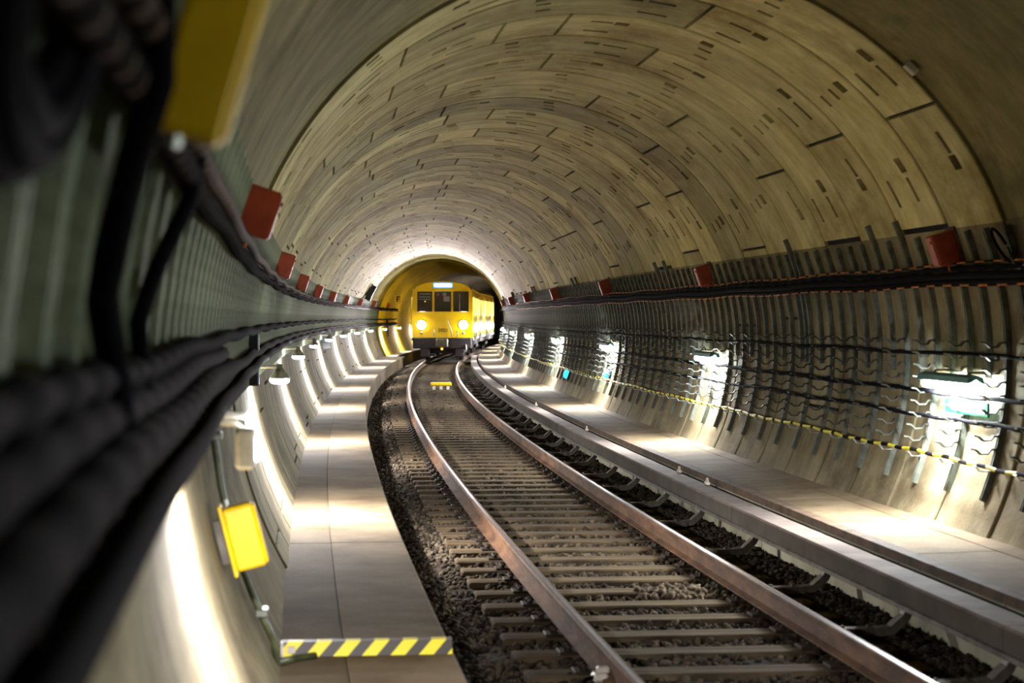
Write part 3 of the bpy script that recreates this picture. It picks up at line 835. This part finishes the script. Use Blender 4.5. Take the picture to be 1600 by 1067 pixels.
o = empty('electrical_box', WM(3.2, zang(2.33, -1), 2.85))
m = MB(); m.box(.118, .225, -.05, .05, -.14, .2, bev=.01); m.build('housing', M['yellow'], o)
m = MB(); m.box(.225, .231, -.042, .042, -.13, .19, bev=.003); m.build('lid', M['yellow'], o)
m = MB(); m.box(0, .12, -.02, .02, -.06, -.03); m.build('standoff', M['bracket'], o)
m = MB(); m.lathe([(.01, -.02), (.01, .02)], 8, 'Z', (.16, -.02, -.14)); m.build('gland', M['clip'], o)
tag(o, 'blurred yellow box high on the walkway wall in front of the bronze cables', 'electrical box')
o = empty('cable_coil', WM(2.25, zang(2.17, -1), 2.85))
m = MB()
for k in range(5): m.tube([(.055 + .02 * (k % 2), (.36 - .03 * k) * math.cos(q), (.16 - .018 * k) * math.sin(q) + .03) for q in np.linspace(0, 6.283, 28)], .022, 8)
m.build('coil', M['cable'], o, True)
tag(o, 'coil of thick black cable hung on the walkway wall beside the blurred yellow box', 'cable')
def hose(pts, r, lb):
    m = MB(); q = []
    for k in range(len(pts) - 1):
        for t in np.linspace(0, 1, 6, endpoint=False):
            q.append([pts[k][i] * (1 - t) + pts[k + 1][i] * t for i in range(3)])
    q.append(pts[-1]); w = []
    for (s, z, off) in q:
        l, z2 = PA(zang(z, -1), 2.85 - off); w.append(P(s, l, z2))
    m.tube(w, r, 10); return tag(m.build('hose', M['cable'], smooth=True), lb, 'hose')
hose([(4.35, 2.85, .07), (4.5, 2.57, .07), (4.8, 2.53, .07), (5.05, 2.46, .07), (4.95, 2.35, .09), (4.7, 2.17, .11), (4.45, 1.99, .08), (4.3, 1.88, .07), (4.2, 1.62, .12)], .02, 'black hose hanging down past the orange box and blurred yellow box')
hose([(2.9, 2.7, .07), (3.05, 2.4, .08), (3.05, 2.24, .12), (3.4, 2.08, .08), (3.4, 1.93, .07), (3.5, 1.78, .1), (3.5, 1.6, .12)], .028, 'thick black hose hanging on the wall in front of the blurred yellow box')

def panel(s, a, w, h, d, lb, arm=None):
    o = empty('signal_panel', WM(s, a, 2.85))
    m = MB(); m.box(.03, .03 + d, -w / 2, w / 2, -h / 2, h / 2, bev=.01); m.build('plate', M['navy'], o)
    m = MB(); m.box(0, .032, -.02, .02, -h * .3, h * .3); m.build('mount', M['bracket'], o)
    if arm: m = MB(); m.tube(arm, .018, 8); m.build('arm', M['cable'], o, True)
    return tag(o, lb, 'panel')
panel(15.6, 180.2, .05, .42, .10, 'dark panel standing off the walkway wall just before the first round lamp')
panel(47.6, 184.5, .10, .5, .22, 'dark rounded panel on the walkway wall between two round lamps')
panel(72.5, 152.5, .12, .62, .22, 'black upright plate on an arm above the cables near the train', [(.05, -.1, .32), (.1, -.9, .34), (.12, -1.6, .1), (.06, -2.3, -.3)])
panel(89.5, 184, .12, .8, .15, 'dark box on the yellow-lit wall between the last two round lamps')
# F sign
o = empty('letter_sign', FM(90.0, -2.35, 2.72) @ Matrix.Scale(.62, 4))
m = MB(); m.box(-.26, .26, -.01, .01, -.32, .32, bev=.008); m.build('panel', M['yellow'], o)
m = MB(); m.box(-.14, -.05, -.016, -.0095, -.22, .22); m.box(-.05, .16, -.016, -.0095, .14, .22); m.box(-.05, .10, -.016, -.0095, -.04, .04); m.build('letter', M['black'], o)
m = MB(); m.tube([(-.2, .0, .32), (-.25, 0, .5), (-.1, 0, .62)], .015, 8); m.build('hanger', M['black'], o)
tag(o, 'yellow sign with a black letter F on the wall beside the train', 'sign')
# white tag on the crown
o = tag((lambda m: (m.box(.0, .05, -.04, .04, -.05, .05, bev=.006), m.build('marker_tag', M['white'], mw=WM(13.4, 47.5, 2.86)))[1])(MB()), 'small white marker tag stuck on the crown beside the first ring joint', 'marker')

# ------------------------------------------------------------------ train
S_TR, CAR = 82.2, 15.3
def car_frame(s0):
    a, b = P(s0, 0, 0), P(s0 + CAR, 0, 0); d = b - a
    h = math.atan2(d.x, d.y)
    return Matrix.Translation(a) @ Matrix.Rotation(-h, 4, 'Z')
def body_profile():
    # half outline from lower corner up to crown: (x, z, mat) mirrored
    pts = [(1.30, 1.0), (1.325, 1.25), (1.325, 2.2), (1.29, 2.95), (1.25, 3.08), (1.16, 3.2), (1.0, 3.29), (.75, 3.37), (.4, 3.43), (0, 3.45)]
    return pts
def car(s0, front):
    r = empty('underground_train' if front else 'underground_train', car_frame(s0))
    m = MB(); half = body_profile()
    full = [(x, z) for x, z in half] + [(-x, z) for x, z in half[::-1][1:]]
    n = len(full); secs = [(0, .985), (.06, .995), (.2, 1.0), (CAR - .2, 1.0), (CAR, .985)]
    for (y, k) in secs:
        for (x, z) in full: m.v.append((x * k, y + (.12 * max(0, (z - 2.1)) / 1.35 if y < .25 else 0), 1 + (z - 1) * k))
    for q in range(len(secs) - 1):
        for j in range(n):
            a = q * n + j; b = q * n + (j + 1) % n; z = (full[j][1] + full[(j + 1) % n][1]) / 2
            m.f.append((a, b, b + n, a + n)); m.mi.append(1 if z > 3.1 and j != n - 1 and q > 0 else 0)
    m.f.append(tuple(range(n))[::-1]); m.f.append(tuple(range((len(secs) - 1) * n, len(secs) * n))); m.mi += [0, 0]
    m.build('body', [M['trainyellow'], M['roof']], r)
    m = MB()
    m.box(-1.27, 1.27, .05, CAR - .05, .62, 1.0, bev=.03)
    m.build('skirt', M['traindark'], r)
    for y0 in (1.4, CAR - 3.6):                                   # bogies
        m = MB(); m.box(-1.0, 1.0, y0, y0 + 2.2, .3, .62, bev=.04); bo = m.build('bogie', M['traindark'], r)
        for y in (y0 + .3, y0 + 1.9):
            m = MB()
            for sx in (-1, 1): m.lathe([(.40, -.065), (.43, -.04), (.43, .05), (.40, .065)], 20, 'X', (sx * .7535, y, .43))
            m.lathe([(.07, -.7), (.07, .7)], 10, 'X', (0, y, .43))
            m.build('wheelset', M['traindark'], bo)
    # sides: doors and windows
    for sx in (-1, 1):
        x = sx * 1.327
        for y in (2.3, 6.6, 10.9):
            m = MB(); m.box(x - .012, x + .012, y, y + 1.5, 1.02, 2.95); d = m.build('door', M['trainyellow'], r)
            for yy in (y + .12, y + .82):
                m = MB(); m.box(x - .016, x + .016, yy, yy + .56, 1.85, 2.75, bev=.01); m.build('door_pane', M['trainlit'], d)
            m = MB(); m.box(x - .018, x + .018, y + .735, y + .765, 1.02, 2.95); m.build('door_edge', M['traindark'], d)
        for y, w in ((.5, 1.3), (4.1, 2.2), (8.4, 2.2), (12.7, 1.9)):
            m = MB(); m.box(x - .016, x + .016, y, y + w, 1.95, 2.75, bev=.01); m.build('side_window', M['trainlit'], r)
        m = MB(); m.box(x - .02, x + .02, .15, CAR - .15, .86, 1.0, bev=.006); m.build('sill_strip', M['silver'], r)
        m = MB(); m.box(x - .05 * sx - .03, x - .05 * sx + .03, .25, CAR - .25, 3.06, 3.10); m.build('gutter', M['trainyellow'], r)
    if not front: return r
    def fz(z): return (.12 * max(0, z - 2.1) / 1.35)               # front slopes back above the sill
    def slab(name, x0, x1, z0, z1, mm, proud=.014, par=r, depth=.02):
        m = MB()
        def tf(p): return (p[0], p[1] + fz(p[2]), p[2])
        m.box(x0, x1, -proud, -proud + depth, z0, z1, bev=.007, tf=tf); return m.build(name, mm, par)
    for (x0, x1) in ((-1.08, -.43), (-.34, .38), (.47, 1.14)):
        fr = slab('window_frame', x0 - .03, x1 + .03, 2.09, 3.02, M['trainyellow'], .02)
        g = slab('windscreen', x0, x1, 2.12, 2.99, M['trainglass'], .028, fr)
    slab('notice', .02, .18, 2.80, 2.92, M['poster'], .034); slab('notice', .05, .32, 2.56, 2.78, M['poster'], .034); slab('pink_notice', -.24, -.14, 2.78, 2.9, M['pink'], .034)
    slab('wiper', .735, .76, 2.13, 2.9, M['silver'], .04)
    for z in (2.64, 2.74, 2.87): slab('blind_slat', -1.0, -.5, z, z + .022, M['silver'], .034)
    slab('cab_lamp', -.76, -.72, 2.54, 2.58, M['amber'], .036)
    # destination display
    m = MB()
    for (x0, x1, z0, z1, pr, mi) in ((-.43, .48, 3.11, 3.40, .015, 0), (-.385, .435, 3.15, 3.36, .035, 1)):
        def tf(p, pr=pr): return (p[0], p[1] + fz(p[2]), p[2])
        m.box(x0, x1, -pr - .01, .15, z0, z1, mi, bev=.06, tf=tf)
    m.build('destination_display', [M['displayrim'], M['display']], r)
    for x in (-.89, .91):
        m = MB(); m.lathe([(.21, .02), (.21, -.03), (.19, -.045)], 22, 'Y', (x, 0, 1.55)); hl = m.build('headlight', M['silver'], r, True)
        m = MB(); m.lathe([(.19, -.03), (.185, -.055), (.1, -.08), (.02, -.085)], 22, 'Y', (x, 0, 1.55)); m.build('headlight_lens', M['headlight'], hl, True)
        d = bpy.data.lights.new('headlight_beam', 'SPOT'); d.energy = P_HEAD; d.color = (1, .86, .87); d.spot_size = R(40); d.spot_blend = 1.0; d.shadow_soft_size = .12
        lo = bpy.data.objects.new('headlight_beam', d); col.objects.link(lo); lo.parent = r
        lo.matrix_local = Matrix.Translation((x, -.12, 1.55)) @ Vector((.0, -1, .2)).to_track_quat('-Z', 'Y').to_matrix().to_4x4()
        m = MB(); m.lathe([(.06, .01), (.06, -.02), (.03, -.03)], 14, 'Y', (x, 0, 1.2)); m.build('marker_light', M['silver'], r, True)
    # number
    cu = bpy.data.curves.new('number', 'FONT'); cu.body = '2020'; cu.size = .21; cu.extrude = .004; cu.align_x = 'CENTER'
    tmp = bpy.data.objects.new('number_tmp', cu); col.objects.link(tmp); bpy.context.view_layer.update()
    me = bpy.data.meshes.new_from_object(tmp.evaluated_get(bpy.context.evaluated_depsgraph_get())); bpy.data.objects.remove(tmp)
    me.materials.clear(); me.materials.append(M['black'])
    no = bpy.data.objects.new('number', me); col.objects.link(no); no.parent = r; no.matrix_local = Matrix.Translation((0.02, -.012, 1.25)) @ Matrix.Rotation(R(90), 4, 'X')
    # handrails, buffer beam, coupler
    for pts in ([(-.35, 0, 1.08), (-.35, -.06, 1.1), (-.33, -.06, 1.3), (-.33, 0, 1.32)], [(.42, 0, 1.06), (.42, -.06, 1.08), (.40, -.06, 1.3), (.28, -.06, 1.6), (.24, -.06, 1.85), (.24, 0, 1.87)],
                [(.66, 0, 1.06), (.66, -.06, 1.08), (.66, -.06, 1.25), (.66, 0, 1.27)]):
        m = MB(); m.tube(pts, .02, 8); m.build('handrail', M['silver'], r, True)
    m = MB(); m.box(-1.27, 1.27, -.02, .25, .52, 1.0, bev=.04); m.build('buffer_beam', M['traindark'], r)
    m = MB(); m.lathe([(.13, .3), (.13, -.25)], 14, 'Y', (0, 0, .76)); m.box(-.27, .27, -.36, -.22, .58, .98, bev=.07); cp = m.build('coupler', M['bracket'], r)
    m = MB(); m.lathe([(.05, -.34), (.05, -.4), (.02, -.42)], 12, 'Y', (0, 0, .52)); m.build('coupler_lamp', M['amber'], cp)
    for x in (-.75, .75): m = MB(); m.box(x - .2, x + .2, -.01, .3, .16, .55, bev=.03); m.build('rail_guard', M['traindark'], r)
    m = MB(); m.tube([(1.02, -.03, .7), (1.05, -.1, .5), (.95, -.12, .35), (.85, -.05, .3)], .03, 8); m.build('brake_hose', M['clip'], r, True)
    return r
P_HEAD = 4000
t1 = car(S_TR, True)
tag(t1, 'yellow underground train with lit headlights and number 2020 facing along the track', 'train')
t2 = car(S_TR + CAR + .45, False)
tag(t2, 'second yellow train car coupled behind the one numbered 2020', 'train')

# ------------------------------------------------------------------ world, camera, view
w = bpy.data.worlds.new('World'); scene.world = w; w.use_nodes = True
w.node_tree.nodes['Background'].inputs['Color'].default_value = (.02, .02, .02, 1)
w.node_tree.nodes['Background'].inputs['Strength'].default_value = .3

cd = bpy.data.cameras.new('camera'); cam = bpy.data.objects.new('camera', cd); col.objects.link(cam)
F, HOR = 2974.68, 496.434
cd.sensor_width = 36; cd.lens = F / 1600 * 36; cd.clip_start = .05; cd.clip_end = 400
cam.location = (0, 0, 1.884); cam.rotation_euler = (R(90) - math.atan((533.5 - HOR) / F), 0, 0)
cd.dof.use_dof = True; cd.dof.focus_distance = 30; cd.dof.aperture_fstop = 3.2
scene.camera = cam
scene.view_settings.view_transform = 'Standard'; scene.view_settings.look = 'None'
scene.view_settings.exposure = 1.28; scene.view_settings.gamma = 1.0; scene.view_settings.use_curve_mapping = False
c = scene.cycles
c.use_denoising = True; c.max_bounces = 5; c.diffuse_bounces = 3; c.glossy_bounces = 3; c.transmission_bounces = 2
c.sample_clamp_indirect = 4; c.caustics_reflective = False; c.caustics_refractive = False
